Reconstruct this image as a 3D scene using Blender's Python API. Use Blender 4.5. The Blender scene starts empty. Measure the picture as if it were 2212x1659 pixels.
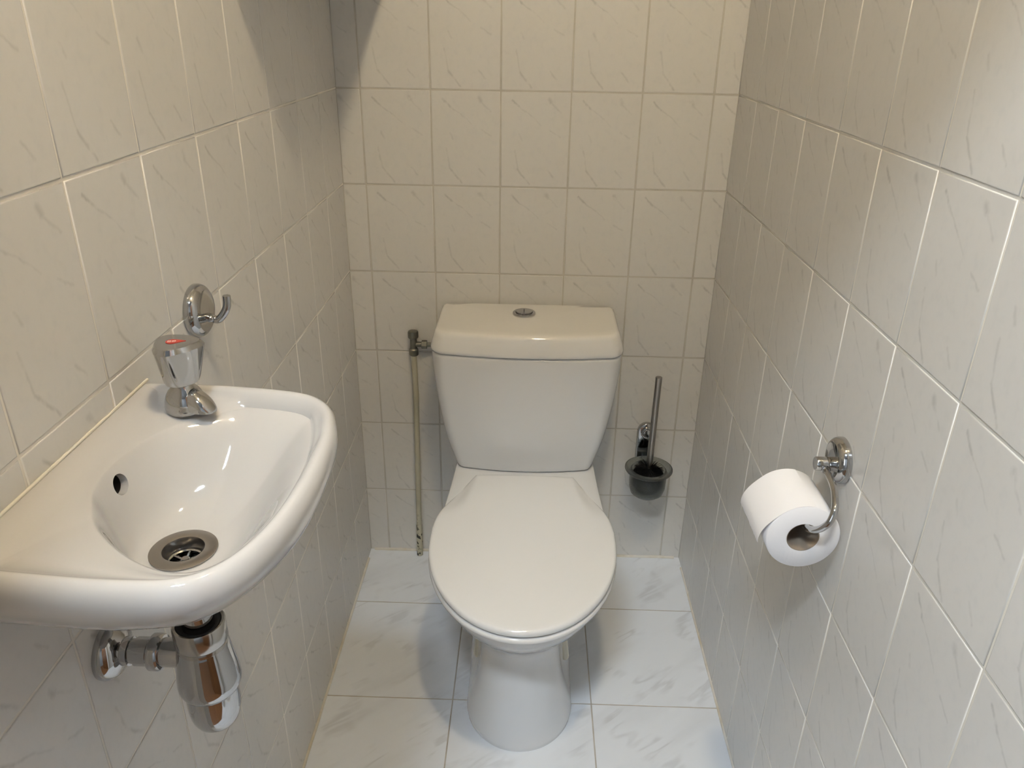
import bpy, bmesh, math, random
from mathutils import Vector, Matrix

sc = bpy.context.scene
COL = sc.collection
PI = math.pi
random.seed(7)

# ------------------------------------------------------------------ constants
XL, XR = -0.052, 0.8121            # side walls
YF = -1.50                          # inner face of the front wall
CEIL = 2.62
TW, TH, Z0 = 0.152, 0.2038, 1.2193  # wall tile pitch

# ------------------------------------------------------------------ object helpers
def mk(name, bm, mats, parent=None, smooth=40, recalc=True):
    me = bpy.data.meshes.new(name)
    loc = Vector((0, 0, 0))
    p = parent
    while p is not None:
        loc += Vector(p.location)
        p = p.parent
    if loc.length > 0:
        bmesh.ops.translate(bm, verts=bm.verts, vec=-loc)
    if recalc:
        bmesh.ops.recalc_face_normals(bm, faces=bm.faces)
    bm.to_mesh(me)
    bm.free()
    for m in (mats if isinstance(mats, (list, tuple)) else [mats]):
        me.materials.append(m)
    if smooth:
        me.polygons.foreach_set('use_smooth', [True] * len(me.polygons))
        me.set_sharp_from_angle(angle=math.radians(smooth))
    o = bpy.data.objects.new(name, me)
    COL.objects.link(o)
    if parent is not None:
        o.parent = parent
    return o

def thing(name, label, cat, loc, group=None):
    o = bpy.data.objects.new(name, None)
    o.empty_display_size = 0.05
    COL.objects.link(o)
    o.location = loc
    o['label'] = label
    o['category'] = cat
    if group:
        o['group'] = group
    return o

def tag(o, label, cat):
    o['label'] = label
    o['category'] = cat
    return o

def struct(o):
    o['kind'] = 'structure'
    return o

# ------------------------------------------------------------------ shape helpers
def loft(bm, loops, cap0=True, cap1=True, close=True, mat=0):
    rings = [[bm.verts.new(p) for p in lp] for lp in loops]
    n = len(rings[0])
    fs = []
    for a, b in zip(rings[:-1], rings[1:]):
        for i in range(n if close else n - 1):
            j = (i + 1) % n
            fs.append(bm.faces.new((a[i], a[j], b[j], b[i])))
    if cap0:
        fs.append(bm.faces.new(list(reversed(rings[0]))))
    if cap1:
        fs.append(bm.faces.new(rings[-1]))
    for f in fs:
        f.material_index = mat
    return rings

def fan_cap(bm, ring, centre, mat=0):
    c = bm.verts.new(centre)
    n = len(ring)
    for i in range(n):
        f = bm.faces.new((ring[i], ring[(i + 1) % n], c))
        f.material_index = mat

def frame_of(d):
    d = Vector(d).normalized()
    a = Vector((0, 0, 1)) if abs(d.z) < 0.9 else Vector((1, 0, 0))
    u = d.cross(a).normalized()
    v = d.cross(u).normalized()
    return d, u, v

def lathe(bm, prof, origin, axis=(0, 0, 1), seg=48, mat=0, cap0=True, cap1=True):
    """prof: list of (radius, distance along axis)"""
    d, u, v = frame_of(axis)
    o = Vector(origin)
    loops = []
    for r, h in prof:
        r = max(r, 1e-5)
        loops.append([o + d * h + (u * math.cos(2 * PI * k / seg) + v * math.sin(2 * PI * k / seg)) * r for k in range(seg)])
    loft(bm, loops, cap0, cap1, True, mat)

def catmull(pts, sub=6, closed=False):
    P = [Vector(p) for p in pts]
    n = len(P)
    out = []
    rng = n if closed else n - 1
    for i in range(rng):
        if closed:
            a, b, c, d = P[(i - 1) % n], P[i], P[(i + 1) % n], P[(i + 2) % n]
        else:
            b, c = P[i], P[i + 1]
            a = P[i - 1] if i > 0 else b * 2 - c
            d = P[i + 2] if i + 2 < n else c * 2 - b
        for k in range(sub):
            t = k / sub
            out.append(0.5 * ((2 * b) + (c - a) * t + (2 * a - 5 * b + 4 * c - d) * t * t + (3 * b - a - 3 * c + d) * t ** 3))
    if not closed:
        out.append(P[-1])
    return out

def tube(bm, pts, rad, seg=20, mat=0, round_ends=False):
    P = [Vector(p) for p in pts]
    n = len(P)
    R = rad if isinstance(rad, (list, tuple)) else [rad] * n
    t0 = (P[1] - P[0]).normalized()
    _, u, _ = frame_of(t0)
    loops = []
    prev = t0
    for i in range(n):
        t = (P[min(i + 1, n - 1)] - P[max(i - 1, 0)]).normalized()
        q = prev.rotation_difference(t)
        u = (q @ u)
        u = (u - t * u.dot(t)).normalized()
        v = t.cross(u)
        prev = t
        ring = lambda c, r: [c + (u * math.cos(2 * PI * k / seg) + v * math.sin(2 * PI * k / seg)) * r for k in range(seg)]
        if round_ends and i == 0:
            for a in (80, 55, 30):
                a = math.radians(a)
                loops.append(ring(P[0] - t * R[0] * math.sin(a), R[0] * math.cos(a)))
        loops.append(ring(P[i], R[i]))
        if round_ends and i == n - 1:
            for a in (30, 55, 80):
                a = math.radians(a)
                loops.append(ring(P[i] + t * R[i] * math.sin(a), R[i] * math.cos(a)))
    loft(bm, loops, True, True, True, mat)

def box(bm, x0, x1, y0, y1, z0, z1, mat=0, bevel=0.0, seg=2):
    vs = [bm.verts.new((x, y, z)) for x in (x0, x1) for y in (y0, y1) for z in (z0, z1)]
    idx = [(0, 1, 3, 2), (4, 6, 7, 5), (0, 4, 5, 1), (2, 3, 7, 6), (0, 2, 6, 4), (1, 5, 7, 3)]
    fs = [bm.faces.new([vs[i] for i in f]) for f in idx]
    for f in fs:
        f.material_index = mat
    if bevel:
        es = list({e for f in fs for e in f.edges})
        bmesh.ops.bevel(bm, geom=es, offset=bevel, segments=seg, affect='EDGES', profile=0.5)

def lerp(a, b, t):
    return a + (b - a) * t

def smooth01(t):
    t = max(0.0, min(1.0, t))
    return t * t * (3 - 2 * t)

def table(tab, x):
    if x <= tab[0][0]:
        return tab[0][1:]
    for a, b in zip(tab[:-1], tab[1:]):
        if x <= b[0]:
            t = (x - a[0]) / (b[0] - a[0])
            return [lerp(p, q, t) for p, q in zip(a[1:], b[1:])]
    return tab[-1][1:]

# ------------------------------------------------------------------ materials
def mat(name, color, rough=0.5, metal=0.0, coat=0.0, **kw):
    m = bpy.data.materials.new(name)
    m.use_nodes = True
    b = m.node_tree.nodes['Principled BSDF']
    b.inputs['Base Color'].default_value = (*color, 1)
    b.inputs['Roughness'].default_value = rough
    b.inputs['Metallic'].default_value = metal
    b.inputs['Coat Weight'].default_value = coat
    b.inputs['Coat Roughness'].default_value = 0.03
    for k, v in kw.items():
        b.inputs[k].default_value = v
    return m

class NT:
    def __init__(self, m):
        self.t = m.node_tree
        self.b = self.t.nodes['Principled BSDF']
    def n(self, kind, **kw):
        nd = self.t.nodes.new(kind)
        for k, v in kw.items():
            setattr(nd, k, v)
        return nd
    def l(self, a, b):
        self.t.links.new(a, b)
    def val(self, sock, v):
        if hasattr(v, 'is_output') or isinstance(v, bpy.types.NodeSocket):
            self.l(v, sock)
        else:
            sock.default_value = v
    def math(self, op, a, b=0.0, c=0.0, clamp=False):
        nd = self.n('ShaderNodeMath', operation=op, use_clamp=clamp)
        for i, v in enumerate((a, b, c)):
            self.val(nd.inputs[i], v)
        return nd.outputs[0]
    def vmath(self, op, a, b=(0, 0, 0), scale=None):
        nd = self.n('ShaderNodeVectorMath', operation=op)
        self.val(nd.inputs[0], a)
        self.val(nd.inputs[1], b)
        if scale is not None:
            self.val(nd.inputs['Scale'], scale)
        return nd.outputs['Value'] if op in ('DOT_PRODUCT', 'LENGTH') else nd.outputs[0]
    def mix(self, f, a, b):
        nd = self.n('ShaderNodeMix', data_type='RGBA')
        self.val(nd.inputs[0], f)
        self.val(nd.inputs[6], a)
        self.val(nd.inputs[7], b)
        return nd.outputs[2]
    def noise(self, vec, scale, detail=2.0, rough=0.5, dist=0.0):
        nd = self.n('ShaderNodeTexNoise')
        self.l(vec, nd.inputs['Vector'])
        nd.inputs['Scale'].default_value = scale
        nd.inputs['Detail'].default_value = detail
        nd.inputs['Roughness'].default_value = rough
        nd.inputs['Distortion'].default_value = dist
        return nd
    def ramp(self, f, a, b):
        nd = self.n('ShaderNodeMapRange', interpolation_type='SMOOTHSTEP')
        self.val(nd.inputs[0], f)
        nd.inputs[1].default_value = a
        nd.inputs[2].default_value = b
        return nd.outputs[0]

# wall tile: the same printed grey veins on each tile, a light mottle over them
M_tile = mat('glazed_wall_tile', (0.72, 0.69, 0.64), 0.22, coat=0.0)
g = NT(M_tile)
uv = g.n('ShaderNodeUVMap', uv_map='tile').outputs[0]
off = g.n('ShaderNodeUVMap', uv_map='shift').outputs[0]
per = g.vmath('ADD', uv, g.vmath('SCALE', off, scale=7.0))
nz = g.noise(per, 11.0, 2.0, 0.6)
wob = g.vmath('MULTIPLY_ADD', nz.outputs['Color'], (0.035, 0.047, 0.0))
t_ = wob.node
t_.inputs[2].default_value = (-0.0175, -0.0235, 0.0)
p = g.vmath('MULTIPLY_ADD', uv, (1.0, 1.34, 0.0))     # tile aspect: u across, v down from the top
g.l(wob, p.node.inputs[2])
VEINS = [((.17, .09), (.28, .17), .014, .75), ((.28, .17), (.44, .245), .010, .42), ((.44, .245), (.58, .34), .010, .26),
         ((.72, .40), (.86, .46), .012, .38), ((.695, .08), (.715, .105), .028, .55), ((.715, .11), (.86, .21), .013, .32),
         ((.27, .44), (.31, .50), .015, .36), ((.21, .60), (.26, .81), .012, .38), ((.26, .81), (.43, .965), .014, .58),
         ((.69, .805), (.78, .885), .013, .40)]
acc = None
for (a, b, w, s) in VEINS:
    A = (a[0], a[1] * 1.34, 0)
    Bv = (b[0] - a[0], (b[1] - a[1]) * 1.34, 0)
    q = Bv[0] ** 2 + Bv[1] ** 2
    pa = g.vmath('SUBTRACT', p, A)
    h = g.math('MULTIPLY', g.vmath('DOT_PRODUCT', pa, (Bv[0] / q, Bv[1] / q, 0)), 1.0, clamp=True)
    ab = g.vmath('MULTIPLY_ADD', (-Bv[0], -Bv[1], 0), h)
    g.l(pa, ab.node.inputs[2])
    dist = g.vmath('LENGTH', ab)
    nd = g.n('ShaderNodeMapRange', interpolation_type='LINEAR', clamp=True)
    g.l(dist, nd.inputs[0])
    nd.inputs[1].default_value = w * 1.5
    nd.inputs[2].default_value = w * 0.2
    nd.inputs[4].default_value = s * 0.5
    k = nd.outputs[0]
    acc = k if acc is None else g.math('MAXIMUM', acc, k)
brk = nz.outputs[0]
vein = g.math('MULTIPLY', acc, g.ramp(brk, 0.22, 0.60))
c1 = g.mix(g.ramp(brk, 0.45, 0.8), (0.725, 0.71, 0.675, 1), (0.695, 0.685, 0.655, 1))
c2 = g.mix(vein, c1, (0.30, 0.30, 0.285, 1))
g.l(c2, g.b.inputs['Base Color'])

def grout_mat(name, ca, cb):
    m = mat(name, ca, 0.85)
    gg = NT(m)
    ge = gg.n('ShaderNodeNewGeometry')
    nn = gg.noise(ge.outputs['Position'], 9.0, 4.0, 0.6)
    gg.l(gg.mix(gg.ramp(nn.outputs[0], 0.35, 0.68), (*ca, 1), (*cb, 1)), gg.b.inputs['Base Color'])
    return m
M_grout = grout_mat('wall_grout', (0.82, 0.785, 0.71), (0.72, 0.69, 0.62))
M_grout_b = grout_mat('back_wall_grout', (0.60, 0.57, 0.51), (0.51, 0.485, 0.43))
M_fgrout = grout_mat('floor_grout', (0.52, 0.49, 0.45), (0.36, 0.33, 0.29))
M_seal2 = grout_mat('cream_sealant', (0.80, 0.77, 0.68), (0.74, 0.69, 0.56))
M_seal = grout_mat('silicone_seal', (0.76, 0.74, 0.68), (0.60, 0.54, 0.42))

# floor tile: white marble look, soft diagonal grey streaks
M_floor = mat('marble_floor_tile', (0.76, 0.77, 0.79), 0.28)
g = NT(M_floor)
uv = g.n('ShaderNodeUVMap', uv_map='tile').outputs[0]
off = g.n('ShaderNodeUVMap', uv_map='shift').outputs[0]
per = g.vmath('ADD', uv, g.vmath('SCALE', off, scale=9.0))
mp = g.n('ShaderNodeMapping')
mp.inputs['Rotation'].default_value = (0, 0, math.radians(-38))
mp.inputs['Scale'].default_value = (1.0, 1.0, 1.0)
g.l(per, mp.inputs['Vector'])
st = g.vmath('MULTIPLY', mp.outputs[0], (1.1, 5.0, 1.0))
n1 = g.noise(st, 1.3, 3.0, 0.5, 0.5)
rid = g.math('SUBTRACT', 1.0, g.math('ABSOLUTE', g.math('MULTIPLY_ADD', n1.outputs[0], 2.0, -1.0)))
rid = g.ramp(rid, 0.86, 1.0)
msk = g.ramp(g.noise(per, 3.0, 2.0).outputs[0], 0.48, 0.68)
soft = g.math('MULTIPLY', g.ramp(g.noise(st, 0.9, 3.0).outputs[0], 0.45, 0.8), 0.22)
f = g.math('ADD', g.math('MULTIPLY', g.math('MULTIPLY', rid, msk), 0.36), soft, clamp=True)
g.l(g.mix(f, (0.80, 0.835, 0.885, 1), (0.44, 0.45, 0.47, 1)), g.b.inputs['Base Color'])

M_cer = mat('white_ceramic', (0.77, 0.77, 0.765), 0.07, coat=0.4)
M_cer3 = mat('lamplit_lid_ceramic', (0.86, 0.845, 0.81), 0.07, coat=0.4)  # whiter copy of the ceramic, lamplight on the cistern lid put into colour
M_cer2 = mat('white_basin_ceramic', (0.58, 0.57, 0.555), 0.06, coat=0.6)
M_plast = mat('white_seat_plastic', (0.79, 0.785, 0.77), 0.10, coat=0.2)
M_cap = mat('cream_plastic', (0.66, 0.63, 0.53), 0.4)
M_chrome = mat('chrome', (0.50, 0.50, 0.50), 0.06, 1.0)
M_steel = mat('brushed_steel', (0.38, 0.355, 0.325), 0.30, 1.0)
M_satin = mat('worn_chrome', (0.45, 0.43, 0.40), 0.16, 1.0)
M_dull = mat('dull_aged_chrome', (0.20, 0.20, 0.17), 0.35, 0.9)
M_dark = mat('painted_shade_black', (0.008, 0.008, 0.008), 0.8)  # painted shade for the insides of openings
M_rubber = mat('black_rubber', (0.015, 0.015, 0.014), 0.5)
M_bristle = mat('black_bristle', (0.003, 0.003, 0.0035), 0.7, **{'Specular IOR Level': 0.15})
M_red = mat('red_marker', (0.42, 0.035, 0.02), 0.4)
M_wht = mat('white_print', (0.85, 0.75, 0.70), 0.5)
M_paper = mat('white_tissue', (0.87, 0.86, 0.87), 0.95)
g = NT(M_paper)
ge = g.n('ShaderNodeNewGeometry')
bump = g.n('ShaderNodeBump')
bump.inputs['Strength'].default_value = 0.25
bump.inputs['Distance'].default_value = 0.001
g.l(g.noise(ge.outputs['Position'], 260.0, 2.0).outputs[0], bump.inputs['Height'])
g.l(bump.outputs[0], g.b.inputs['Normal'])
M_card = mat('grey_cardboard', (0.30, 0.245, 0.19), 0.9)
M_gl = mat('frosted_glass', (0.55, 0.58, 0.55), 0.25)
M_gl.node_tree.nodes['Principled BSDF'].inputs['Transmission Weight'].default_value = 0.92
M_gl.node_tree.nodes['Principled BSDF'].inputs['IOR'].default_value = 1.35
# painted pipe: cream paint, chipped black near the floor
M_pipe = mat('cream_painted_pipe', (0.52, 0.49, 0.38), 0.45)
g = NT(M_pipe)
ge = g.n('ShaderNodeNewGeometry')
sep = g.n('ShaderNodeSeparateXYZ')
g.l(ge.outputs['Position'], sep.inputs[0])
chip = g.ramp(g.noise(g.vmath('MULTIPLY', ge.outputs['Position'], (1.6, 1.6, 1.0)), 70.0, 3.0).outputs[0], 0.555, 0.59)
low = g.ramp(sep.outputs[2], 0.165, 0.06)
c = g.mix(g.math('MULTIPLY', g.ramp(g.noise(ge.outputs['Position'], 12.0, 3.0).outputs[0], 0.4, 0.7), 0.5), (0.53, 0.50, 0.38, 1), (0.38, 0.37, 0.27, 1))
g.l(g.mix(g.math('MULTIPLY', chip, low), c, (0.012, 0.011, 0.010, 1)), g.b.inputs['Base Color'])
M_paint = mat('white_wall_paint', (0.70, 0.69, 0.67), 0.7)
M_hall = mat('grey_hall_paint', (0.42, 0.42, 0.42), 0.7)
M_white = mat('white_lacquer', (0.74, 0.72, 0.68), 0.4)
M_wood = mat('brown_wood', (0.30, 0.13, 0.045), 0.4)
g = NT(M_wood)
ge = g.n('ShaderNodeNewGeometry')
nn = g.noise(g.vmath('MULTIPLY', ge.outputs['Position'], (14.0, 1.5, 1.5)), 3.0, 4.0)
g.l(g.mix(nn.outputs[0], (0.26, 0.12, 0.045, 1), (0.12, 0.05, 0.018, 1)), g.b.inputs['Base Color'])

def emit(name, color, strength):
    m = bpy.data.materials.new(name)
    m.use_nodes = True
    t = m.node_tree
    t.nodes.remove(t.nodes['Principled BSDF'])
    e = t.nodes.new('ShaderNodeEmission')
    e.inputs[0].default_value = (*color, 1)
    e.inputs[1].default_value = strength
    t.links.new(e.outputs[0], t.nodes['Material Output'].inputs[0])
    return m
M_globe = emit('lit_opal_glass', (1.0, 0.81, 0.545), 200.0)
M_tubeL = emit('lit_diffuser', (0.80, 0.90, 1.0), 128.0)
M_fill = emit('added_fill_glow', (0.80, 0.90, 1.0), 2.6)  # glow of the added hall window, a soft cool fill

# ------------------------------------------------------------------ tiled surfaces
def tiled(name, mats, origin, U, V, N, ucuts, vcuts, upitch, vpitch, gap=0.0034, bev=0.0013, rec=0.0010, thick=0.08, jitter=0.0006, vflip=True, ext=0.075):
    """a slab whose front face carries bevelled tiles. ucuts / vcuts: (value, tile index start) boundaries in plane coordinates"""
    U, V, N, O = Vector(U), Vector(V), Vector(N), Vector(origin)
    bm = bmesh.new()
    l1 = bm.loops.layers.uv.new('tile')
    l2 = bm.loops.layers.uv.new('shift')
    rnd = random.Random(len(name) * 31 + 5)
    umin, umax, vmin, vmax = ucuts[0], ucuts[1], vcuts[0], vcuts[1]
    # slab behind
    P = lambda u, v, n: O + U * u + V * v + N * n
    vs = [bm.verts.new(P(u, v, n)) for u in (umin - ext, umax + ext) for v in (vmin, vmax) for n in (-rec, -thick)]
    for f in [(0, 1, 3, 2), (4, 6, 7, 5), (0, 4, 5, 1), (2, 3, 7, 6), (0, 2, 6, 4), (1, 5, 7, 3)]:
        fc = bm.faces.new([vs[i] for i in f])
        fc.material_index = 1
    u0, v0 = ucuts[2], vcuts[2]
    iu0, iu1 = math.floor((umin - u0) / upitch), math.ceil((umax - u0) / upitch)
    iv0, iv1 = math.floor((vmin - v0) / vpitch), math.ceil((vmax - v0) / vpitch)
    for i in range(iu0, iu1):
        for j in range(iv0, iv1):
            a0, a1 = u0 + i * upitch, u0 + (i + 1) * upitch
            b0, b1 = v0 + j * vpitch, v0 + (j + 1) * vpitch
            x0, x1 = max(a0 + gap / 2, umin), min(a1 - gap / 2, umax)
            y0, y1 = max(b0 + gap / 2, vmin), min(b1 - gap / 2, vmax)
            if x1 - x0 < 0.004 or y1 - y0 < 0.004:
                continue
            tu, tv = rnd.uniform(-jitter, jitter), rnd.uniform(-jitter, jitter)
            cu, cv = (x0 + x1) / 2, (y0 + y1) / 2
            sh = (rnd.random(), rnd.random())
            def vert(u, v, n):
                return bm.verts.new(P(u, v, n + ((u - cu) * tu + (v - cv) * tv if n > -rec * 0.99 else 0)))
            rings = []
            for d, n in ((0.0, -rec - 0.0004), (0.0, -bev * 0.75), (bev * 0.35, -bev * 0.22), (bev, 0.0)):
                rings.append([(vert(u, v, n), u, v) for u, v in ((x0 + d, y0 + d), (x1 - d, y0 + d), (x1 - d, y1 - d), (x0 + d, y1 - d))])
            def face(q, sm=True):
                f = bm.faces.new([t[0] for t in q])
                f.material_index = 0
                f.smooth = sm
                for lp, t in zip(f.loops, q):
                    tu_, tv_ = (t[1] - a0) / upitch, (t[2] - b0) / vpitch
                    lp[l1].uv = (tu_, 1 - tv_ if vflip else tv_)
                    lp[l2].uv = sh
            for r0, r1 in zip(rings[:-1], rings[1:]):
                for k in range(4):
                    face((r0[k], r0[(k + 1) % 4], r1[(k + 1) % 4], r1[k]))
            face(rings[-1], False)
    o = mk(name, bm, mats, None, smooth=0, recalc=False)
    return struct(o)

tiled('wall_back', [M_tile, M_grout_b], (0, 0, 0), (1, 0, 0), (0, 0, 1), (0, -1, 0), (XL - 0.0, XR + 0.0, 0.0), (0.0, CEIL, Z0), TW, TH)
tiled('wall_left', [M_tile, M_grout], (XL, 0, 0), (0, 1, 0), (0, 0, 1), (1, 0, 0), (YF, 0.0, -0.6078), (0.0, CEIL, Z0), TW, TH)
tiled('wall_right', [M_tile, M_grout], (XR, 0, 0), (0, -1, 0), (0, 0, 1), (-1, 0, 0), (0.0, -YF, 0.4544), (0.0, CEIL, Z0), TW, TH)
tiled('floor', [M_floor, M_fgrout], (0, 0, 0), (1, 0, 0), (0, 1, 0), (0, 0, 1), (XL - 0.08, XR + 0.08, 0.2299), (YF - 0.1, 0.08, -0.2178), 0.3046, 0.3073, gap=0.0028, bev=0.0008, rec=0.0008, jitter=0.0003, vflip=False, ext=0.0)

def slab(name, *a, m=M_paint):
    bm = bmesh.new()
    box(bm, *a)
    return struct(mk(name, bm, m, None, smooth=0))
slab('ceiling', XL - 0.08, XR + 0.08, YF - 0.1, 0.08, CEIL, CEIL + 0.08)
# front wall with the doorway behind the viewer
DX0, DX1, DZ = 0.055, 0.705, 2.02
bm = bmesh.new()
box(bm, XL - 0.08, DX0, YF - 0.1, YF, 0.0, CEIL)
box(bm, DX1, XR + 0.08, YF - 0.1, YF, 0.0, CEIL)
box(bm, DX0, DX1, YF - 0.1, YF, DZ, CEIL)
struct(mk('wall_front', bm, M_paint, None, smooth=0))
# open wooden door leaf, swung out into the hall
bm = bmesh.new()
box(bm, DX1 + 0.012, DX1 + 0.052, YF - 0.76, YF - 0.115, 0.02, DZ - 0.02, bevel=0.003)
dr = struct(mk('door_1', bm, M_wood, None, smooth=0))
# hall behind the viewer
HX0, HX1, HY0, HY1 = -0.75, 1.55, -3.3, YF - 0.1
slab('floor_hall', HX0, HX1, HY0, HY1, -0.06, 0.0, m=M_wood)
slab('ceiling_hall', HX0, HX1, HY0, HY1, 2.70, 2.76, m=M_hall)
slab('wall_hall_back', HX0, HX1, HY0 - 0.06, HY0, 0.0, 2.76, m=M_hall)
slab('wall_hall_right', HX1, HX1 + 0.06, HY0, HY1, 0.0, 2.76, m=M_hall)
bm = bmesh.new()
box(bm, HX0, XL - 0.08, HY1, HY1 + 0.06, 0.0, 2.76)
box(bm, XR + 0.08, HX1, HY1, HY1 + 0.06, 0.0, 2.76)
box(bm, XL - 0.08, XR + 0.08, HY1, HY1 + 0.06, CEIL, 2.76)
struct(mk('wall_hall_front', bm, M_hall, None, smooth=0))
WY0, WY1, WZ0, WZ1 = -3.1, -1.9, 0.85, 2.15
bm = bmesh.new()
box(bm, HX0 - 0.06, HX0, HY0, WY0, 0.0, 2.76)
box(bm, HX0 - 0.06, HX0, WY1, HY1, 0.0, 2.76)
box(bm, HX0 - 0.06, HX0, WY0, WY1, 0.0, WZ0)
box(bm, HX0 - 0.06, HX0, WY0, WY1, WZ1, 2.76)
struct(mk('wall_hall_left', bm, M_hall, None, smooth=0))
bm = bmesh.new()
for a in ((WY0, WY0 + 0.05, WZ0, WZ1), (WY1 - 0.05, WY1, WZ0, WZ1), (WY0, WY1, WZ0, WZ0 + 0.05), (WY0, WY1, WZ1 - 0.05, WZ1), (-2.525, -2.475, WZ0, WZ1)):
    box(bm, HX0 - 0.03, HX0 + 0.012, a[0], a[1], a[2], a[3])
w1 = struct(mk('added_window_1', bm, M_white, None, smooth=0))  # unseen window, added to send cool fill light through the doorway
bm = bmesh.new()
box(bm, HX0 - 0.05, HX0 - 0.03, WY0, WY1, WZ0, WZ1)
mk('fill_pane', bm, M_fill, w1, smooth=0)

# silicone joints between floor and walls
def bead(name, pts, r):
    bm = bmesh.new()
    tube(bm, pts, r, 10)
    return struct(mk(name, bm, M_seal, None))
rb = random.Random(3)
bead('trim_1', [(XL + rb.uniform(0, .001), y, rb.uniform(0.000, 0.0015)) for y in [YF + 0.005 + k * 0.05 for k in range(30)]], 0.0042)
bead('trim_2', [(XR - rb.uniform(0, .0008), y, rb.uniform(0.000, 0.001)) for y in [YF + 0.005 + k * 0.05 for k in range(30)]], 0.0035)
bead('trim_3', [(XL + 0.01 + k * 0.042, -rb.uniform(0, .0015), rb.uniform(0.000, 0.002)) for k in range(21)], 0.0045)

# ------------------------------------------------------------------ toilet
TCX = 0.376
toilet = thing('toilet', 'white close-coupled toilet with closed lid standing against the back wall', 'toilet', (TCX, -0.38, 0.0))

def plan(hw, yc, yf, hwb, yb, spd=1.0, n=24, rc=0.03):
    """closed outline: elliptical nose, sides running back to a rounded square tail"""
    half = []
    for k in range(n + 1):                       # nose, from the front centre to the widest point
        a = PI / 2 * k / n
        half.append((hw * math.sin(a), yc - (yc - yf) * math.cos(a)))
    m = 14
    rc = min(rc, hwb * 0.6)
    for k in range(1, m + 1):
        t = k / m
        half.append((lerp(hw, hwb, smooth01((t - 0.12 * smooth01((spd - 1) / 1.5)) * max(1.0, spd))), lerp(yc, yb - rc, t ** 1.4)))
    for k in range(1, 7):
        a = PI / 2 * k / 6
        half.append((hwb - rc + rc * math.cos(a), yb - rc + rc * math.sin(a)))
    half.append((0, yb))
    out = [(TCX + x, y) for x, y in half] + [(TCX - x, y) for x, y in reversed(half[1:-1])]
    return out

SEC = [(0.000, .113, -.530, -.655, .113, -.20, 4.), (0.012, .1135, -.530, -.656, .1135, -.20, 4.), (0.05, .1045, -.535, -.648, .111, -.20, 4.),
       (0.10, .0915, -.540, -.635, .108, -.20, 4.), (0.15, .0835, -.540, -.624, .104, -.20, 4.), (0.195, .0835, -.53, -.619, .102, -.19, 3.5),
       (0.230, .096, -.51, -.628, .106, -.17, 2.5), (0.262, .117, -.50, -.652, .113, -.13, 1.5), (0.295, .143, -.49, -.684, .124, -.09, 1.),
       (0.325, .163, -.485, -.712, .140, -.06, 1.), (0.352, .1765, -.48, -.731, .154, -.04, 1.), (0.372, .1825, -.48, -.740, .162, -.03, 1.),
       (0.381, .1835, -.48, -.742, .164, -.028, 1.), (0.386, .181, -.48, -.739, .162, -.030, 1.), (0.388, .175, -.48, -.733, .156, -.036, 1.)]
bm = bmesh.new()
loops = []
for i in range(len(SEC) - 1):
    a, b = SEC[i], SEC[i + 1]
    a0, b1 = SEC[max(i - 1, 0)], SEC[min(i + 2, len(SEC) - 1)]
    for k in range(5):
        t = k / 5
        s = []
        for c in range(7):                        # smooth through the sections, slopes measured against height
            ma = (b[c] - a0[c]) / max(1e-6, b[0] - a0[0]) * (b[0] - a[0])
            mb = (b1[c] - a[c]) / max(1e-6, b1[0] - a[0]) * (b[0] - a[0])
            s.append((2 * t ** 3 - 3 * t ** 2 + 1) * a[c] + (t ** 3 - 2 * t ** 2 + t) * ma + (-2 * t ** 3 + 3 * t ** 2) * b[c] + (t ** 3 - t ** 2) * mb)
        loops.append([(x, y, s[0]) for x, y in plan(*s[1:])])
loops.append([(x, y, SEC[-1][0]) for x, y in plan(*SEC[-1][1:])])
rings = loft(bm, loops, True, False)
inner = [bm.verts.new((TCX + (v.co.x - TCX) * 0.8, -0.45 + (v.co.y + 0.45) * 0.8, 0.3885)) for v in rings[-1]]
n = len(inner)
for i in range(n):
    bm.faces.new((rings[-1][i], rings[-1][(i + 1) % n], inner[(i + 1) % n], inner[i]))
bm.faces.new(inner)
mk('pan', bm, M_cer, toilet, smooth=50)

# bolt caps low on the foot
for s in (-1, 1):
    bm = bmesh.new()
    tube(bm, [(TCX + 0.002 + s * 0.0945, -0.505, 0.117), (TCX + 0.002 + s * 0.0900, -0.496, 0.150)], 0.0085, 16, round_ends=True)
    o = mk('bolt_cap', bm, M_cap, toilet)

# seat and lid
def lid_outline(scale=1.0, grow=0.0, rear=-0.258, n=40):
    a, b, yc = 0.1865, 0.2625, -0.500
    half = []
    for k in range(n + 1):
        t = PI / 2 * k / n
        half.append((a * math.sin(t), yc - b * math.cos(t)))
    back = [(-.47, .1870), (-.44, .1838), (-.41, .1778), (-.38, .1688), (-.35, .1575), (-.32, .1445), (-.29, .1300), (-.272, .1208), (-.2635, .1155), (rear, .1115)]
    bb = catmull([(w, y, 0) for y, w in back], 3)
    half += [(v.x, v.y) for v in bb]
    half += [(0.07, rear), (0.035, rear), (0, rear)]
    out = []
    for x, y in half + [(-x, y) for x, y in reversed(half[1:-1])]:
        d = Vector((x, y - yc))
        L = d.length
        d = d * ((L + grow) / L)
        out.append((TCX - 0.0005 + d.x * scale, yc + d.y * scale))
    return out

def lid_z(x, y):
    dx = abs(x - TCX)
    r2 = (dx / 0.187) ** 2 + ((y + 0.5) / 0.262) ** 2
    z = 0.4185 + 0.0030 * max(0.0, 1 - r2)
    wl = 0.1045 + 0.165 * (-0.258 - y)
    e = max(0.0, dx - wl)
    z -= min(0.0105, e * 0.45) * smooth01((y + 0.425) / 0.10)
    return z

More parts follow.
